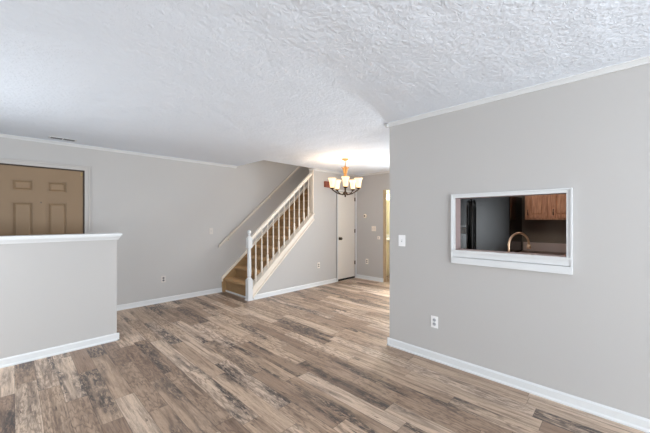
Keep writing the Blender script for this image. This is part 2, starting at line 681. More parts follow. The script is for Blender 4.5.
bm = B()
run(bm, base_profile, 'x', YB, -1, HX1 - 0.05, 2.83)
struct('baseboard_back', bm, M_TRIM, 'white baseboard along the back wall from half wall to stairs', 'baseboard')
bm = B()
run(bm, base_profile, 'x', YS, -1, 2.93, CX0 - 0.055)
struct('baseboard_stairs', bm, M_TRIM, 'white baseboard along the wall below the stairs', 'baseboard')
bm = B()
run(bm, base_profile, 'y', XT, -1, OY1 - 0.01, YS - 0.02)
struct('baseboard_far', bm, M_TRIM, 'short white baseboard under the thermostat', 'baseboard')
bm = B()
run(bm, base_profile, 'y', XR, -1, YF, YE + 0.022)
run(bm, base_profile, 'x', YE, 1, XR - 0.022, XR + T)
struct('baseboard_right', bm, M_TRIM, 'long white baseboard along the right wall', 'baseboard')
bm = B()
run(bm, base_profile, 'x', YH, -1, XL, HX1 + 0.022)
run(bm, base_profile, 'y', HX1, 1, YH - 0.022, YH + 0.115)
struct('baseboard_half', bm, M_TRIM, 'white baseboard along the foot of the half wall', 'baseboard')

bm = B()
run(bm, crown_profile, 'x', YB, -1, XL, HX0 - 0.005)
struct('trim_1', bm, M_TRIM, 'thin white crown moulding along the back wall', 'crown moulding')
bm = B()
run(bm, crown_profile, 'y', XR, -1, YF, YE + 0.045)
run(bm, crown_profile, 'x', YE, 1, XR - 0.045, XR + T)
struct('trim_2', bm, M_TRIM, 'white crown moulding along the top of the right wall', 'crown moulding')
bm = B()
run(bm, crown_profile, 'x', YS, -1, WX - 0.03, XT)
run(bm, crown_profile, 'y', WX, -1, YS - 0.045, YS + T)
struct('trim_3', bm, M_TRIM, 'white crown moulding above the closet door wall', 'crown moulding')
bm = B()
run(bm, crown_profile, 'y', XT, -1, 0, YS)
struct('trim_4', bm, M_TRIM, 'white crown moulding above the thermostat wall', 'crown moulding')

# half wall cap: flat shelf over a stepped moulding
bm = B()


def cap_ring(o, z0, z1):
    box(bm, XL, HX1 + o, YH - o, YH + 0.115 + o, z0, z1)


cap_ring(0.045, 1.216, 1.238)
prism_pts = [(0.012, 1.165), (0.018, 1.180), (0.036, 1.205), (0.036, 1.216)]
for (o0, z0), (o1, z1) in zip(prism_pts, prism_pts[1:]):
    n0 = len(bm.verts)
    lo = [(XL, YH - o0), (HX1 + o0, YH - o0), (HX1 + o0, YH + 0.115 + o0), (XL, YH + 0.115 + o0)]
    hi = [(XL, YH - o1), (HX1 + o1, YH - o1), (HX1 + o1, YH + 0.115 + o1), (XL, YH + 0.115 + o1)]
    A = [bm.verts.new((x, y, z0)) for x, y in lo]
    C = [bm.verts.new((x, y, z1)) for x, y in hi]
    for i in range(4):
        bm.faces.new((A[i], A[(i + 1) % 4], C[(i + 1) % 4], C[i]))
    if z0 == 1.165:
        bm.faces.new(A)
struct('trim_5', bm, M_TRIM, 'white moulded cap along the top of the half wall', 'wall cap')

# stair opening's edge boards and the cream corner board at the end of the full-height wall
bm = B()
box(bm, WX - 0.014, WX, YS - 0.004, YS + T, st(WX) - 0.01, CEIL - 0.034)
struct('trim_6', bm, M_CREAM, 'narrow cream board on the wall end at the head of the banister', 'trim')

# pass-through: jamb lining with shade in its colour, casing with a deep bottom ledge
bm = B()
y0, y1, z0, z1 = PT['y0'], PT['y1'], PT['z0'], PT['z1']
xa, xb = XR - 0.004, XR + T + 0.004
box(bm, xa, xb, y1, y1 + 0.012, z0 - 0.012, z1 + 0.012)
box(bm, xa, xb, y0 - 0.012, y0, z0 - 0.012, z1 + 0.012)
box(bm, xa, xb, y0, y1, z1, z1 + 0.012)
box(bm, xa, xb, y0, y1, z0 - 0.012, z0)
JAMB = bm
bm = B()
w = 0.036
q = w - 0.012                                                  # flat band, then a raised back band
box(bm, XR - 0.016, XR, y1, y1 + q, z0 - 0.02, z1)
box(bm, XR - 0.016, XR, y0 - q, y0, z0 - 0.02, z1)
box(bm, XR - 0.016, XR, y0 - q, y1 + q, z1, z1 + q)
box(bm, XR - 0.026, XR, y1 + q, y1 + w, z0 - 0.128, z1 + w)
box(bm, XR - 0.026, XR, y0 - w, y0 - q, z0 - 0.128, z1 + w)
box(bm, XR - 0.026, XR, y0 - q, y1 + q, z1 + q, z1 + w)
# ledge, apron in two steps
box(bm, XR - 0.034, XR, y0 - q, y1 + q, z0 - 0.020, z0 - 0.002)
box(bm, XR - 0.020, XR, y0 - q, y1 + q, z0 - 0.066, z0 - 0.020)
box(bm, XR - 0.030, XR, y0 - q, y1 + q, z0 - 0.128, z0 - 0.070)
o = struct('trim_7', bm, M_TRIM, 'white casing framing the kitchen pass-through in the right wall', 'casing', bevel=0.0015)
tag(obj('jamb_lining', JAMB, material('jamb_shade_paint', lin((158, 141, 140)), 0.7), o), 'lined sides of the opening, their shade painted in dull pinkish grey')

# ------------------------------------------------------------------ entry door (door_1)
dy = YB + 0.012
bm = B()
box(bm, DX0, DX1, dy + 0.006, dy + 0.045, 0.01, DZ)
# raised stiles and rails around six panels
px = [(-0.021, 0.190), (0.318, 0.530)]
rows = [(1.766, 1.922), (0.900, 1.634), (0.240, 0.740)]
xs = [DX0, px[0][0], px[0][1], px[1][0], px[1][1], DX1]
zs = [0.01, rows[2][0], rows[2][1], rows[1][0], rows[1][1], rows[0][0], rows[0][1], DZ]
for i in (0, 2, 4):
    box(bm, xs[i], xs[i + 1], dy - 0.008, dy + 0.007, 0.01, DZ)
for i in (0, 2, 4, 6):
    box(bm, xs[1], xs[2], dy - 0.008, dy + 0.007, zs[i], zs[i + 1])
    box(bm, xs[3], xs[4], dy - 0.008, dy + 0.007, zs[i], zs[i + 1])
door1 = struct('door_1', bm, M_ENTRY, 'tan six-panel entry door half hidden behind the half wall', 'door')
for a, b_ in px:
    for c, d in rows:
        bm = B()
        m1, m2 = 0.022, 0.045
        A = [bm.verts.new(q) for q in ((a + m1, dy + 0.006, c + m1), (b_ - m1, dy + 0.006, c + m1), (b_ - m1, dy + 0.006, d - m1), (a + m1, dy + 0.006, d - m1))]
        C = [bm.verts.new(q) for q in ((a + m2, dy - 0.007, c + m2), (b_ - m2, dy - 0.007, c + m2), (b_ - m2, dy - 0.007, d - m2), (a + m2, dy - 0.007, d - m2))]
        for i in range(4):
            bm.faces.new((A[i], A[(i + 1) % 4], C[(i + 1) % 4], C[i]))
        bm.faces.new(C)
        bm.faces.new(A[::-1])
        # moulding bead round the panel
        bead = 0.010
        box(bm, a, a + bead, dy - 0.012, dy + 0.006, c, d)
        box(bm, b_ - bead, b_, dy - 0.012, dy + 0.006, c, d)
        box(bm, a + bead, b_ - bead, dy - 0.012, dy + 0.006, c, c + bead)
        box(bm, a + bead, b_ - bead, dy - 0.012, dy + 0.006, d - bead, d)
        obj('door_panel', bm, M_ENTRY, door1)
bm = B()
lathe(bm, [(0.009, -0.006), (0.009, 0.0), (0.004, 0.001)], (0.259, dy - 0.008, 1.625), 12, 'y')
tag(obj('peephole', bm, M_NICKEL, door1), 'small metal peephole')
bm = B()
box(bm, 0.674, 0.694, dy - 0.018, dy - 0.006, 2.025, 2.068)
tag(obj('door_stop', bm, M_BRASS, door1), 'small brass fitting at the top corner')
# casing (stepped), its grey carries the entry's shade; dark strip round the door
bm = B()
for d, ww, t in ((0.018, 0.082, 0.014), (0.060, 0.082, 0.024)):
    box(bm, DX1 + d, DX1 + ww, YB - t, YB, 0, DZ + ww)
    box(bm, DX0 - ww, DX0 - d, YB - t, YB, 0, DZ + ww)
    box(bm, DX0 - d, DX1 + d, YB - t, YB, DZ + d, DZ + ww)
struct('trim_8', bm, material('door_casing_shaded', lin((184, 180, 176)), 0.45), 'white casing around the tan entry door, greyed for its shade', 'door casing', bevel=0.002)
bm = B()
box(bm, DX1, DX1 + 0.02, YB - 0.002, YB + 0.11, 0, DZ + 0.02)
box(bm, DX0 - 0.02, DX0, YB - 0.002, YB + 0.11, 0, DZ + 0.02)
box(bm, DX0, DX1, YB - 0.002, YB + 0.11, DZ, DZ + 0.02)
obj('door_edge_strip', bm, material('door_edge_strip', lin((58, 46, 38)), 0.7), door1)

# ------------------------------------------------------------------ closet door (door_2)
bm = B()
box(bm, CX0, CX1, YS + 0.010, YS + 0.045, 0.042, CZ)
door2 = struct('door_2', bm, M_DOORW, 'plain white closet door beside the stairs with dark round knob', 'door', bevel=0.002)
kc = (5.200, YS + 0.010, 0.965)
bm = B()
lathe(bm, [(0.036, 0.0), (0.036, -0.007), (0.014, -0.011), (0.013, -0.030), (0.028, -0.038), (0.034, -0.052), (0.026, -0.066), (0.006, -0.071)], kc, 20, 'y')
tag(obj('door_knob', bm, M_NICKEL, door2, smooth=True), 'dark round knob')
for z in (1.88, 1.125, 0.37):
    bm = B()
    lathe(bm, [(0.007, -0.045), (0.007, 0.045)], (CX1 + 0.004, YS - 0.004, z), 10, 'z')
    box(bm, CX1 - 0.018, CX1 + 0.004, YS + 0.004, YS + 0.010, z - 0.044, z + 0.044)
    tag(obj('hinge', bm, M_NICKEL, door2), 'metal hinge')
bm = B()
for d, ww, t in ((0.006, 0.044, 0.013), (0.030, 0.044, 0.018)):
    box(bm, CX1 + d, min(CX1 + ww, XT), YS - t, YS, 0, CZ + ww)
    box(bm, CX0 - ww, CX0 - d, YS - t, YS, 0, CZ + ww)
    box(bm, CX0 - d, CX1 + d, YS - t, YS, CZ + d, CZ + ww)
struct('trim_9', bm, M_TRIM, 'narrow white casing around the closet door', 'door casing')
bm = B()
box(bm, CX0 - 0.015, CX1 + 0.015, YS + 0.05, YS + T, 0, CZ + 0.015)
box(bm, CX0, CX1, YS + 0.012, YS + 0.051, 0.0005, 0.040)  # solid dark filler stands for the shade under and behind the door
obj('gap_shade', bm, M_DARK, door2)

# ------------------------------------------------------------------ staircase (one thing)
stair = empty('staircase', (3.6, 5.08, 0), 'carpeted staircase with cream banister and turned balusters rising along the back wall', 'staircase')
RISE, RUN = 0.196, 0.2235
NX0, NZ0 = 2.850, 0.265
SY0, SY1 = YS + T, YB - 0.030
for k in range(12):
    x = NX0 + RUN * k
    z = NZ0 + RISE * k
    zb = max(0.0, z - RISE - 0.05) if k else 0.028
    xe = x + RUN + 0.06
    y_in = SY0 if k or True else SY0
    rn = 0.030                                       # full round carpeted nosing
    pts = [(x + 0.048, zb), (x + 0.044, z - 2 * rn - 0.004)]
    pts += [(x + rn - rn * math.sin(t), z - rn - rn * math.cos(t)) for t in [PI * q_ / 10 for q_ in range(0, 11)]]
    pts += [(xe, z), (xe, zb)]
    bm = B()
    prism(bm, pts, 'y', y_in - (0.06 if k == 0 else 0), SY1)
    obj('carpeted_step', bm, M_CARPET, stair)
bm = B()
box(bm, NX0 + 0.036, NX0 + 0.06, YS + 0.06, SY1, 0.0, 0.030)
tag(obj('base_shoe', bm, M_TRIM, stair), 'white strip under the first carpeted riser')
# skirt on the back wall: carpet-brown board with a cream cap
ks = 0.877


def sk(x):
    return 0.250 + ks * (x - 2.825)


bm = B()
prism(bm, [(2.822, 0), (2.822, sk(2.822)), (5.5, sk(5.5)), (5.5, sk(5.5) - 0.45), (3.3, 0)], 'y', SY1, YB)
tag(obj('skirt_board', bm, material('skirt_brown', lin((158, 126, 86)), 0.8, vary=(30, 0.12)), stair), 'brown skirt board along the back wall')
bm = B()
c_ = 0.046
prism(bm, [(2.812, 0.205), (2.812, sk(2.812) + c_), (5.5, sk(5.5) + c_), (5.5, sk(5.5) - 0.004), (2.826, sk(2.826) - 0.004), (2.826, 0.205)], 'y', SY1 - 0.008, YB)
tag(obj('skirt_cap', bm, M_CREAM, stair), 'cream cap moulding on the skirt board')
# closed stringer: face board, lower bead, top shoe
bm = B()
xs0, xs1 = 2.905, 4.366
prism(bm, [(xs0, sb(xs0) + 0.026), (xs1, sb(xs1) + 0.026), (xs1, st(xs1) - 0.03), (xs0, st(xs0) - 0.03)], 'y', YS - 0.006, YS + 0.002)
obj('stringer', bm, M_CREAM, stair)
bm = B()
prism(bm, [(xs0, sb(xs0) - 0.004), (xs1 + 0.004, sb(xs1)), (xs1 + 0.004, sb(xs1) + 0.028), (xs0, sb(xs0) + 0.028)], 'y', YS - 0.026, YS + 0.002)
obj('stringer_moulding', bm, M_CREAM, stair)
bm = B()
prism(bm, [(xs0, st(xs0) - 0.034), (xs1 + 0.004, st(xs1) - 0.034), (xs1 + 0.004, st(xs1)), (xs0, st(xs0))], 'y', YS - 0.028, YS + T + 0.008)
obj('shoe_rail', bm, M_CREAM, stair)

# banister rail


def rt(x):
    return 1.082 + 0.8985 * (x - 2.889)


RY = YS + 0.045
bm = B()
xr0, xr1 = 2.868, WX - 0.016
prof = [(-0.030, 0.0), (-0.033, -0.020), (-0.024, -0.034), (-0.022, -0.066), (0.022, -0.066), (0.024, -0.034), (0.033, -0.020), (0.030, 0.0), (0.015, 0.008), (-0.015, 0.008)]
A = [bm.verts.new((xr0, RY + a, rt(xr0) + b_ - 0.006)) for a, b_ in prof]
C = [bm.verts.new((xr1, RY + a, rt(xr1) + b_ - 0.006)) for a, b_ in prof]
for i in range(len(prof)):
    j = (i + 1) % len(prof)
    bm.faces.new((A[i], A[j], C[j], C[i]))
bm.faces.new(A)
bm.faces.new(C[::-1])
obj('banister_rail', bm, M_CREAM, stair)

# balusters: square foot block, turned taper above
bx0 = 3.004
bz0 = st(bx0) - 0.004
L_ = rt(bx0) - 0.080 - bz0
bm = B()
h = 0.0125
lo = [(bx0 - h, RY - h), (bx0 + h, RY - h), (bx0 + h, RY + h), (bx0 - h, RY + h)]
prism(bm, lo, 'z', bz0 - 0.012, bz0 + 0.215)
lathe(bm, [(0.0135, 0.212), (0.0145, 0.222), (0.009, 0.232), (0.009, 0.240), (0.0125, 0.252), (0.0125, 0.30), (0.0108, 0.45), (0.0085, L_ + 0.022)], (bx0, RY, bz0), 14)
bal = obj('baluster', bm, M_CREAM, stair)
for k in range(1, 11):
    dx = 0.1262 * k
    copy_part(bal, stair, (dx, 0, 0.8985 * dx))

# newel post
NXc, NYc = 2.862, YS + 0.030
bm = B()
h = 0.044
prism(bm, [(NXc - h, NYc - h), (NXc + h, NYc - h), (NXc + h, NYc + h), (NXc - h, NYc + h)], 'z', 0, 0.360)
prism(bm, [(NXc - h - .012, NYc - h - .012), (NXc + h + .012, NYc - h - .012), (NXc + h + .012, NYc + h + .012), (NXc - h - .012, NYc + h + .012)], 'z', 0, 0.022)
lathe(bm, [(0.044, 0.358), (0.046, 0.372), (0.034, 0.390), (0.026, 0.400), (0.034, 0.416), (0.036, 0.50), (0.033, 0.70), (0.028, 0.895), (0.036, 0.905), (0.036, 0.915)], (NXc, NYc, 0), 20)
h = 0.038
prism(bm, [(NXc - h, NYc - h), (NXc + h, NYc - h), (NXc + h, NYc + h), (NXc - h, NYc + h)], 'z', 0.912, 1.082)
lathe(bm, [(0.038, 1.080), (0.040, 1.090), (0.022, 1.108), (0.018, 1.122), (0.026, 1.130), (0.020, 1.138), (0.024, 1.148), (0.031, 1.162), (0.033, 1.178), (0.029, 1.195), (0.018, 1.208), (0.004, 1.213)], (NXc, NYc, 0), 20)
tag(obj('newel_post', bm, M_TRIM, stair), 'white turned newel post with a ball finial')

# ------------------------------------------------------------------ wall handrail
hr = empty('handrail', (3.7, YB, 1.7), 'slim cream handrail sloping up the back wall above the stairs', 'handrail')
bm = B()
a_ = Vector((2.735, YB - 0.055, 0.885))
b2 = Vector((5.3, YB - 0.055, 0.885 + 0.872 * (5.3 - 2.735)))
prof = [(-0.018, 0.026), (0.018, 0.026), (0.021, 0.0), (0.016, -0.022), (-0.016, -0.022), (-0.021, 0.0)]
A = [bm.verts.new((a_.x, a_.y + p, a_.z + q)) for p, q in prof]
C = [bm.verts.new((b2.x, b2.y + p, b2.z + q)) for p, q in prof]
for i in range(6):
    bm.faces.new((A[i], A[(i + 1) % 6], C[(i + 1) % 6], C[i]))
bm.faces.new(A)
bm.faces.new(C[::-1])
M_HR = material('handrail_paint', lin((206, 196, 184)), 0.45)
obj('rail', bm, M_HR, hr)
for x in (2.95, 3.95, 4.95):
    bm = B()
    z = 0.885 + 0.872 * (x - 2.735)
    tube(bm, [(x, YB - 0.001, z - 0.075), (x, YB - 0.030, z - 0.070), (x, YB - 0.052, z - 0.050), (x, YB - 0.055, z - 0.015)], 0.007, 8)
    lathe(bm, [(0.024, 0.0), (0.024, -0.005), (0.010, -0.008)], (x, YB, z - 0.075), 14, 'y')
    obj('rail_bracket', bm, M_HR, hr)

# ------------------------------------------------------------------ chandelier
CHX, CHY = 4.070, 3.487
ch = empty('chandelier', (CHX, CHY, CEIL), 'five-light bronze and gold chandelier with white tulip glass shades', 'chandelier')
bm = B()
lathe(bm, [(0.062, CEIL), (0.062, CEIL - 0.010), (0.052, CEIL - 0.018), (0.022, CEIL - 0.034), (0.010, CEIL - 0.040)], (CHX, CHY, 0), 24)
tag(obj('canopy', bm, M_GOLD, ch, smooth=True), 'gold ceiling canopy')
bm = B()
lathe(bm, [(0.007, CEIL - 0.038), (0.007, 2.33)], (CHX, CHY, 0), 10)
obj('rod', bm, M_GOLD, ch)
bm = B()
lathe(bm, [(0.010, 2.335), (0.024, 2.325), (0.020, 2.30), (0.022, 2.27), (0.020, 2.23), (0.020, 2.19), (0.028, 2.165), (0.020, 2.150), (0.012, 2.14)], (CHX, CHY, 0), 18)
for i in range(6):      # curled leaves
    a = 2 * PI * i / 6 + 0.3
    P_ = [Vector((CHX + r * math.cos(a), CHY + r * math.sin(a), z)) for r, z in ((0.022, 2.200), (0.026, 2.245), (0.038, 2.288), (0.058, 2.314), (0.070, 2.306))]
    tube(bm, P_, [0.007, 0.010, 0.010, 0.008, 0.004], 8)
tag(obj('leaf_crown', bm, M_GOLD, ch, smooth=True), 'gold leaf crown below the canopy')
bm = B()
lathe(bm, [(0.012, 2.145), (0.012, 2.02), (0.022, 2.005), (0.026, 1.98), (0.016, 1.95), (0.013, 1.90), (0.022, 1.885), (0.040, 1.865), (0.042, 1.850), (0.026, 1.832), (0.012, 1.822), (0.017, 1.812), (0.012, 1.798), (0.003, 1.788)], (CHX, CHY, 0), 20)
obj('column', bm, M_BRONZE, ch, smooth=True)
ang0 = math.atan2(-CHY, -CHX)       # one arm points at the viewer's side of the room
R_ARM = 0.240
shade_mesh = None
for i in range(5):
    a = ang0 + 2 * PI * i / 5 + 0.02
    ux, uy = math.cos(a), math.sin(a)
    def Q(r, z):
        return Vector((CHX + r * ux, CHY + r * uy, z))
    pts = []
    ctrl = [(0.025, 1.842), (0.070, 1.838), (0.120, 1.848), (0.170, 1.872), (0.210, 1.898), (0.234, 1.914), (0.240, 1.930)]
    for r, z in ctrl:
        pts.append(Q(r, z))
    bm = B()
    tube(bm, pts, 0.010, 8)
    arm = obj('arm', bm, M_BRONZE, ch, smooth=True)
    c = Q(R_ARM, 0)
    bm = B()
    lathe(bm, [(0.010, 1.918), (0.020, 1.924), (0.034, 1.934), (0.036, 1.944), (0.030, 1.950)], (c.x, c.y, 0), 18)
    obj('shade_cup', bm, M_BRONZE, arm, smooth=True)
    bm = B()
    outer = [(0.018, 1.949), (0.030, 1.954), (0.038, 1.970), (0.042, 1.998), (0.044, 2.030), (0.049, 2.062), (0.058, 2.088), (0.072, 2.108), (0.078, 2.112)]
    prof = outer + [(r - 0.004, z + 0.001) for r, z in outer[::-1]]
    lathe(bm, prof, (c.x, c.y, 0), 28, closed=True)
    sh = obj('glass_shade', bm, M_SHADE, ch, smooth=True)
    bm = B()
    lathe(bm, [(0.010, 1.950), (0.012, 1.965), (0.018, 1.978), (0.020, 1.988), (0.017, 1.999), (0.008, 2.006), (0.002, 2.008)], (c.x, c.y, 0), 16)
    bo = obj('bulb', bm, M_BULB, sh, smooth=True)
    ld = bpy.data.lights.new('bulb_light', 'POINT')
    ld.energy = 4.8
    ld.color = (1.0, 0.71, 0.47)
    ld.shadow_soft_size = 0.05
    lo_ = bpy.data.objects.new('bulb_light', ld)
    COL.objects.link(lo_)
    lo_.parent = ch
    lo_.location = Vector((c.x, c.y, 2.112)) - ORIGIN[ch]

# ------------------------------------------------------------------ small fittings


def plate(name, wall, u, z, w, h, kind, label, cat, mat=M_PLATE, group=None):
    """wall: ('x', plane) fixtures face -X at y=u ; ('y', plane) face -Y at x=u"""
    ax, pos = wall
    root = empty(name, (pos, u, z) if ax == 'x' else (u, pos, z), label, cat, group)
    def bx(u0, u1, d0, d1, z0, z1, bm):
        if ax == 'x':
            box(bm, pos - d1, pos - d0, u + u0, u + u1, z + z0, z + z1)
        else:
            box(bm, u + u0, u + u1, pos - d1, pos - d0, z + z0, z + z1)
    bm = B()
    bx(-w / 2, w / 2, 0, 0.006, -h / 2, h / 2, bm)
    obj('cover_plate', bm, mat, root, bevel=0.002)
    if kind == 'outlet':
        for s in (-1, 1):
            bm = B()
            c = (pos - 0.006, u, z + s * 0.020) if ax == 'x' else (u, pos - 0.006, z + s * 0.020)
            lathe(bm, [(0.0165, 0.0), (0.0165, -0.003), (0.014, -0.004)], c, 20, 'x' if ax == 'x' else 'y')
            rc = obj('receptacle', bm, M_SLOT2 if mat is M_PLATE else M_SLOT, root)
            bm = B()
            for q in (-0.006, 0.006):
                bx(q - 0.0013, q + 0.0013, 0.0095, 0.0106, s * 0.020 - 0.003, s * 0.020 + 0.007, bm)
            obj('slots', bm, M_DARK, rc)
    elif kind.startswith('switch'):
        for k in range(int(kind[6:] or 1)):
            off = (k - (int(kind[6:] or 1) - 1) / 2) * 0.046
            bm = B()
            bx(off - 0.006, off + 0.006, 0.006, 0.0075, -0.014, 0.014, bm)
            tg = obj('toggle_slot', bm, M_SLOT2, root)
            bm = B()
            bx(off - 0.004, off + 0.004, 0.007, 0.018, -0.001, 0.011, bm)
            obj('toggle', bm, mat, tg)
    return root


M_SLOT2 = material('receptacle_grey', lin((176, 178, 182)), 0.5)
M_PLATEG = material('plate_painted', lin((204, 198, 192)), 0.5)
M_PLATEC = material('plate_cream', lin((238, 228, 216)), 0.4)
plate('light_switch', ('x', XR), 1.707, 1.171, 0.080, 0.120, 'switch', 'white toggle light switch on the right wall near its corner', 'light switch')
plate('wall_outlet', ('x', XR), 1.344, 0.381, 0.072, 0.116, 'outlet', 'white duplex outlet low on the right wall below the pass-through', 'outlet')
plate('light_switch', ('y', YB), 2.608, 1.180, 0.072, 0.116, 'switch', 'pale toggle light switch on the back wall left of the handrail', 'light switch', M_PLATEG)
plate('wall_outlet', ('y', YB), 1.775, 0.391, 0.070, 0.114, 'outlet', 'grey outlet low on the back wall between half wall and stairs', 'outlet', M_PLATEG)
plate('wall_outlet', ('y', YS), 4.516, 0.430, 0.072, 0.120, 'outlet', 'cream outlet on the grey wall below the stairs', 'outlet', M_PLATEC)
plate('light_switch', ('x', XT), 4.096, 1.189, 0.118, 0.116, 'switch2', 'cream double light switch under the round thermostat', 'light switch', M_PLATEC)
plate('wall_outlet', ('x', XT), 4.288, 0.420, 0.074, 0.120, 'outlet', 'cream outlet low on the far wall beneath the thermostat', 'outlet', M_PLATEC)
r_ = empty('wall_box', (XT, 3.954, 0.985), 'small white square wall box beside the powder room doorway', 'wall box')
bm = B()
box(bm, XT - 0.020, XT, 3.954 - 0.032, 3.954 + 0.032, 0.950, 1.020)
obj('box_cover', bm, M_PLATEC, r_, bevel=0.004)
bm = B()
box(bm, XT - 0.022, XT - 0.019, 3.954 - 0.010, 3.954 + 0.010, 0.976, 0.996)
obj('button', bm, M_SLOT2, r_)

# round thermostat
th = empty('thermostat', (XT, 4.341, 1.482), 'round thermostat with gold ring and dark centre on the far wall', 'thermostat')
bm = B()
lathe(bm, [(0.046, 0.0), (0.046, -0.012), (0.042, -0.020)], (XT, 4.341, 1.482), 28, 'x')
obj('base_ring', bm, material('thermostat_cream', lin((238, 222, 194)), 0.4), th)
bm = B()
lathe(bm, [(0.038, -0.020), (0.036, -0.030), (0.022, -0.032)], (XT, 4.341, 1.482), 28, 'x')
tag(obj('dial', bm, M_PLATEC, th), 'cream dial')
bm = B()
lathe(bm, [(0.022, -0.031), (0.020, -0.036), (0.006, -0.037)], (XT, 4.341, 1.482), 20, 'x')
tag(obj('dial_centre', bm, M_NICKEL, th), 'dark centre')

# door chime box
cb_ = empty('door_chime', (4.78, YS, 2.16), 'small red-brown wooden chime box high on the wall behind the chandelier', 'door chime')
bm = B()
box(bm, 4.680, 4.900, YS - 0.050, YS, 2.095, 2.222)
obj('chime_cover', bm, M_CHIME, cb_, bevel=0.004)
bm = B()
for k in range(5):
    box(bm, 4.71 + k * 0.036, 4.728 + k * 0.036, YS - 0.053, YS - 0.049, 2.112, 2.205)
obj('grille', bm, material('chime_grille', lin((112, 56, 40)), 0.6), cb_)

# ceiling vent
v_ = empty('ceiling_vent', (0.455, 5.27, CEIL), 'white slotted air vent in the ceiling above the entry door', 'vent')
bm = B()
box(bm, 0.315, 0.595, 5.215, 5.325, CEIL - 0.006, CEIL)
obj('vent_plate', bm, M_TRIM, v_, bevel=0.002)
for a0, a1 in ((0.335, 0.448), (0.462, 0.575)):
    bm = B()
    for k in range(6):
        y = 5.232 + k * 0.0135
        box(bm, a0, a1, y, y + 0.0075, CEIL - 0.009, CEIL - 0.005)
    tag(obj('louvre_slots', bm, material('vent_dark', lin((110, 110, 114)), 0.7), v_), 'dark slots')

# ------------------------------------------------------------------ kitchen beyond the pass-through
# wall stub beside the fridge
bm = B()
box(bm, 5.05, XT, 2.075, 2.175, 0, CEIL)
struct('wall_kitchen', bm, M_WALL, 'short wall between kitchen and dining area beside the refrigerator', 'wall')
bm = B()
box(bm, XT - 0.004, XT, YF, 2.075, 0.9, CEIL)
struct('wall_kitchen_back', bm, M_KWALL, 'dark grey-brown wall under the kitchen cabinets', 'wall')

fr = empty('refrigerator', (5.4, 1.6, 0), 'black side-by-side refrigerator seen through the pass-through', 'refrigerator')
FX, FY0, FY1, FH = 5.00, 1.170, 2.060, 1.76
bm = B()
box(bm, FX + 0.065, XT - 0.03, FY0 + 0.005, FY1 - 0.005, 0.02, FH - 0.01)
obj('cabinet_body', bm, M_BLACKG, fr, bevel=0.006)
SPL = 1.70
for n_, (a, b_) in {'fridge_door': (FY0, SPL - 0.004), 'freezer_door': (SPL + 0.004, FY1)}.items():
    bm = B()
    box(bm, FX, FX + 0.060, a, b_, 0.10, FH)
    d_ = obj(n_, bm, M_BLACK, fr, bevel=0.012)
    hy = SPL - 0.040 if n_ == 'fridge_door' else SPL + 0.040
    bm = B()
    tube(bm, [(FX + 0.002, hy, 0.62), (FX - 0.050, hy, 0.66), (FX - 0.055, hy, 0.72), (FX - 0.055, hy, 1.60), (FX - 0.050, hy, 1.65), (FX + 0.002, hy, 1.69)], 0.016, 10)
    obj('handle', bm, M_BLACKG, d_, smooth=True)
    if n_ == 'freezer_door':
        bm = B()
        box(bm, FX - 0.012, FX + 0.002, 1.735, 1.90, 0.88, 1.31)
        dp = obj('water_dispenser', bm, M_BLACKG, d_, bevel=0.004)
        bm = B()
        box(bm, FX - 0.015, FX - 0.011, 1.752, 1.883, 1.17, 1.285)
        tag(obj('control_panel', bm, M_GREYP, dp), 'grey control panel')
bm = B()
box(bm, FX + 0.03, FX + 0.065, FY0 + 0.02, FY1 - 0.02, 0.0, 0.10)
obj('toe_grille', bm, M_DARK, fr)

# wall cabinets on the far kitchen wall
CFX = 5.47


def cab_door(parent, y0, y1, z0, z1, handle_y):
    bm = B()
    s = 0.052
    box(bm, CFX - 0.020, CFX - 0.001, y0, y0 + s, z0, z1)
    box(bm, CFX - 0.020, CFX - 0.001, y1 - s, y1, z0, z1)
    box(bm, CFX - 0.020, CFX - 0.001, y0 + s, y1 - s, z0, z0 + s)
    box(bm, CFX - 0.020, CFX - 0.001, y0 + s, y1 - s, z1 - s, z1)
    d = obj('cabinet_door', bm, M_OAK, parent, bevel=0.003)
    bm = B()
    a, b_, c, e = y0 + s - .001, y1 - s + .001, z0 + s - .001, z1 - s + .001
    m = 0.022
    A = [bm.verts.new((CFX - 0.007, y, z)) for y, z in ((a, c), (b_, c), (b_, e), (a, e))]
    C = [bm.verts.new((CFX - 0.017, y, z)) for y, z in ((a + m, c + m), (b_ - m, c + m), (b_ - m, e - m), (a + m, e - m))]
    for i in range(4):
        bm.faces.new((A[i], A[(i + 1) % 4], C[(i + 1) % 4], C[i]))
    bm.faces.new(C)
    bm.faces.new(A[::-1])
    obj('door_panel', bm, M_OAK, d)
    bm = B()
    tube(bm, [(CFX - 0.019, handle_y, z0 + 0.045), (CFX - 0.040, handle_y, z0 + 0.055), (CFX - 0.042, handle_y, z0 + 0.085), (CFX - 0.040, handle_y, z0 + 0.115), (CFX - 0.019, handle_y, z0 + 0.125)], 0.006, 8)
    tag(obj('pull_handle', bm, M_NICKEL, d, smooth=True), 'dark metal pull')
    return d


for (ya, yb_), lab in (((0.372, 1.075), 'oak wall cabinet hanging left above the kitchen counter next to the refrigerator'),):
    cab = empty('wall_cabinet', (CFX + 0.15, (ya + yb_) / 2, 1.38), lab, 'cabinet')
    bm = B()
    box(bm, CFX, XT - 0.004, ya, yb_, 1.395, 2.12)
    obj('cabinet_body', bm, M_OAK, cab, bevel=0.002)
    cab_door(cab, 0.800, 1.055, 1.420, 2.10, 1.035)
    cab_door(cab, 0.480, 0.745, 1.420, 2.10, 0.725)

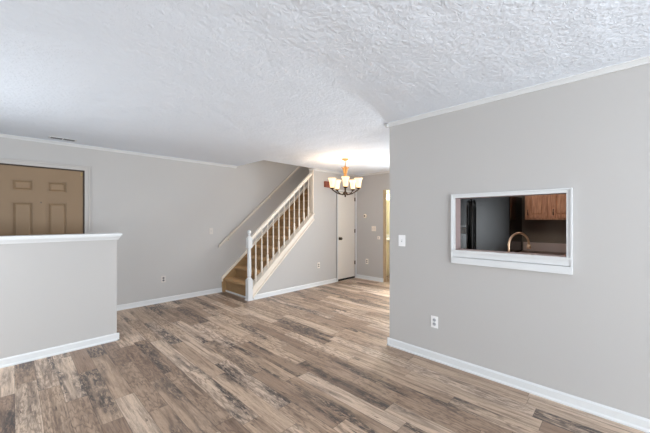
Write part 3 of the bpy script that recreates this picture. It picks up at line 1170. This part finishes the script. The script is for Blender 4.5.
# far counter: base cabinet, worktop, backsplash
bc = empty('base_cabinet', (5.45, 0.2, 0), 'oak base cabinet under the far kitchen counter', 'cabinet')
bm = B()
box(bm, 5.22, XT - 0.004, -1.2, 1.150, 0.10, 0.862)
box(bm, 5.28, XT - 0.004, -1.2, 1.150, 0.0, 0.10)
obj('cabinet_body', bm, M_OAK, bc)
for k in range(5):
    bm = B()
    y = -1.18 + k * 0.465
    box(bm, 5.20, 5.219, y, y + 0.44, 0.13, 0.84)
    obj('cabinet_door', bm, M_OAK, bc, bevel=0.004)
ct = empty('countertop', (5.45, 0.2, 0.862), 'brown laminate countertop against the far kitchen wall', 'countertop')
bm = B()
box(bm, 5.18, XT - 0.004, -1.2, 1.160, 0.862, 0.902)
obj('worktop', bm, M_COUNT, ct, bevel=0.006)
bm = B()
box(bm, XT - 0.024, XT - 0.004, -1.2, 1.160, 0.902, 1.036)
tag(obj('backsplash', bm, M_SPLASH, ct, bevel=0.003), 'pale pinkish backsplash strip')

# sink counter under the pass-through, with faucet
sc_ = empty('sink_cabinet', (3.36, 0.5, 0), 'oak sink cabinet behind the right wall below the pass-through', 'cabinet')
bm = B()
box(bm, XR + T + 0.006, 3.62, -1.2, 1.75, 0.10, 0.862)
box(bm, XR + T + 0.006, 3.56, -1.2, 1.75, 0.0, 0.10)
obj('cabinet_body', bm, M_OAK, sc_)
sw = empty('countertop', (3.36, 0.5, 0.862), 'brown laminate sink counter behind the right wall', 'countertop')
bm = B()
for a, b_, c, d in ((XR + T + 0.006, 3.20, -1.2, 1.76), (3.58, 3.66, -1.2, 1.76), (3.20, 3.58, -1.2, 0.30), (3.20, 3.58, 1.02, 1.76)):
    box(bm, a, b_, c, d, 0.862, 0.902)
obj('worktop', bm, M_COUNT, sw)
bm = B()
box(bm, 3.20, 3.58, 0.30, 1.02, 0.863, 0.868)
tag(obj('sink_basin', bm, M_STEELS, sw), 'steel sink basin')

fa = empty('faucet', (3.14, 0.742, 0.902), 'tall gooseneck faucet rising behind the pass-through ledge', 'faucet')
bm = B()
lathe(bm, [(0.030, 0.902), (0.030, 0.910), (0.020, 0.922), (0.014, 0.94)], (3.14, 0.742, 0), 18)
obj('base', bm, M_STEEL, fa, smooth=True)
bm = B()
F0, F1 = Vector((3.14, 0.742)), Vector((3.33, 0.625))
cz, rad = 1.168, (F1 - F0).length / 2
pts = [(F0.x, F0.y, 0.93), (F0.x, F0.y, 1.05), (F0.x, F0.y, cz - 0.02)]
for k in range(0, 15):
    a = PI - PI * k / 14
    c = (F0 + F1) / 2
    d = (F1 - F0).normalized()
    q = c + d * rad * math.cos(a)
    pts.append((q.x, q.y, cz + rad * 0.95 * math.sin(a)))
pts.append((F1.x, F1.y, cz - 0.015))
tube(bm, pts, 0.0095, 12)
obj('gooseneck_spout', bm, M_STEEL, fa, smooth=True)
bm = B()
lathe(bm, [(0.011, cz + 0.004), (0.017, cz - 0.004), (0.017, cz - 0.034), (0.012, cz - 0.040)], (F1.x, F1.y, 0), 14)
obj('spray_head', bm, M_STEEL, fa, smooth=True)
bm = B()
tube(bm, [(3.14, 0.742, 0.955), (3.14, 0.70, 0.965), (3.14, 0.665, 0.985)], 0.006, 8)
obj('lever', bm, M_STEEL, fa)

# ------------------------------------------------------------------ powder room beyond the doorway
bm = B()
box(bm, XT + T, XE, 4.595, YS, 0, CEIL)
box(bm, XE - 0.1, XE, 3.02, 4.595, 0, CEIL)
box(bm, XT + T, XE, 3.02, 3.1, 0, CEIL)
struct('wall_powder_room', bm, M_BATH, 'pale yellow walls of the powder room past the doorway', 'wall')
bm = B()
box(bm, XT + T, XT + T + 0.014, OY1, OY1 + 0.055, 0, OZ + 0.05)
box(bm, XT + T - 0.004, XT + T + 0.004, OY1 - 0.012, OY1 + 0.002, 0, OZ)
struct('trim_10', bm, M_CREAM, 'cream corner trim at the powder room doorway', 'trim')

bm = B()
box(bm, XT - 0.002, XT + T - 0.004, OY1 - 0.008, OY1, 0.0, OZ)  # tan colour stands in for the shade on this jamb
struct('trim_11', bm, material('jamb_tan_shade', lin((172, 152, 130)), 0.6), 'side jamb of the powder room doorway, its shade painted tan', 'trim')
vn = empty('vanity', (6.75, 4.38, 0), 'cream bathroom vanity glimpsed through the powder room doorway', 'vanity')
bm = B()
box(bm, 6.35, 7.25, 4.16, 4.594, 0.10, 0.86)
box(bm, 6.38, 7.25, 4.21, 4.594, 0.0, 0.10)
obj('cabinet_body', bm, M_VAN, vn)
for k in range(2):
    bm = B()
    x = 6.40 + k * 0.42
    box(bm, x, x + 0.39, 4.142, 4.159, 0.16, 0.80)
    obj('cabinet_door', bm, M_VAN, vn, bevel=0.004)
bm = B()
box(bm, 6.33, 7.27, 4.13, 4.594, 0.86, 0.905)
box(bm, 6.33, 7.27, 4.574, 4.594, 0.905, 0.985)
obj('vanity_top', bm, M_TRIM, vn, bevel=0.004)
mr = empty('mirror', (6.8, 4.59, 1.5), 'wall mirror above the powder room vanity', 'mirror')
bm = B()
box(bm, 6.42, 7.18, 4.584, 4.594, 1.02, 1.90)
obj('mirror_glass', bm, M_MIRROR, mr)
vl = empty('vanity_light', (6.8, 4.59, 2.02), 'glowing vanity light above the powder room mirror', 'light')
bm = B()
box(bm, 6.50, 7.10, 4.560, 4.594, 1.97, 2.07)
obj('back_plate', bm, M_STEELS, vl)
for k in range(3):
    bm = B()
    x = 6.58 + k * 0.22
    lathe(bm, [(0.030, 1.93), (0.055, 1.95), (0.062, 2.00), (0.055, 2.05), (0.030, 2.07)], (x, 4.49, 0), 18)
    g = obj('globe', bm, material('globe_glow', (1, 0.9, 0.7), 0.5, emit=((1.0, 0.88, 0.62), 6)), vl, smooth=True)
ld = bpy.data.lights.new('vanity_glow', 'POINT')
ld.energy = 32
ld.color = (1.0, 0.93, 0.78)
ld.shadow_soft_size = 0.15
lo_ = bpy.data.objects.new('vanity_glow', ld)
COL.objects.link(lo_)
lo_.parent = vl
lo_.location = Vector((6.8, 4.30, 2.0)) - ORIGIN[vl]

# unseen kitchen ceiling lamp, added to brighten the cabinets
kl = empty('added_ceiling_light', (4.2, 0.6, CEIL), 'added round white kitchen ceiling light, unseen behind the right wall', 'light')
bm = B()
lathe(bm, [(0.16, CEIL), (0.16, CEIL - 0.03), (0.15, CEIL - 0.035)], (4.2, 0.6, 0), 28)
obj('base', bm, M_TRIM, kl)
bm = B()
lathe(bm, [(0.145, CEIL - 0.034), (0.14, CEIL - 0.07), (0.10, CEIL - 0.10), (0.02, CEIL - 0.112)], (4.2, 0.6, 0), 28)
obj('diffuser', bm, material('diffuser_glow', (1, 0.95, 0.88), 0.5, emit=((1.0, 0.92, 0.82), 4)), kl, smooth=True)
ld = bpy.data.lights.new('kitchen_fill', 'POINT')
ld.energy = 15
ld.color = (1.0, 0.92, 0.82)
ld.shadow_soft_size = 0.12
lo_ = bpy.data.objects.new('kitchen_fill', ld)
COL.objects.link(lo_)
lo_.parent = kl
lo_.location = (0, 0, -0.25)
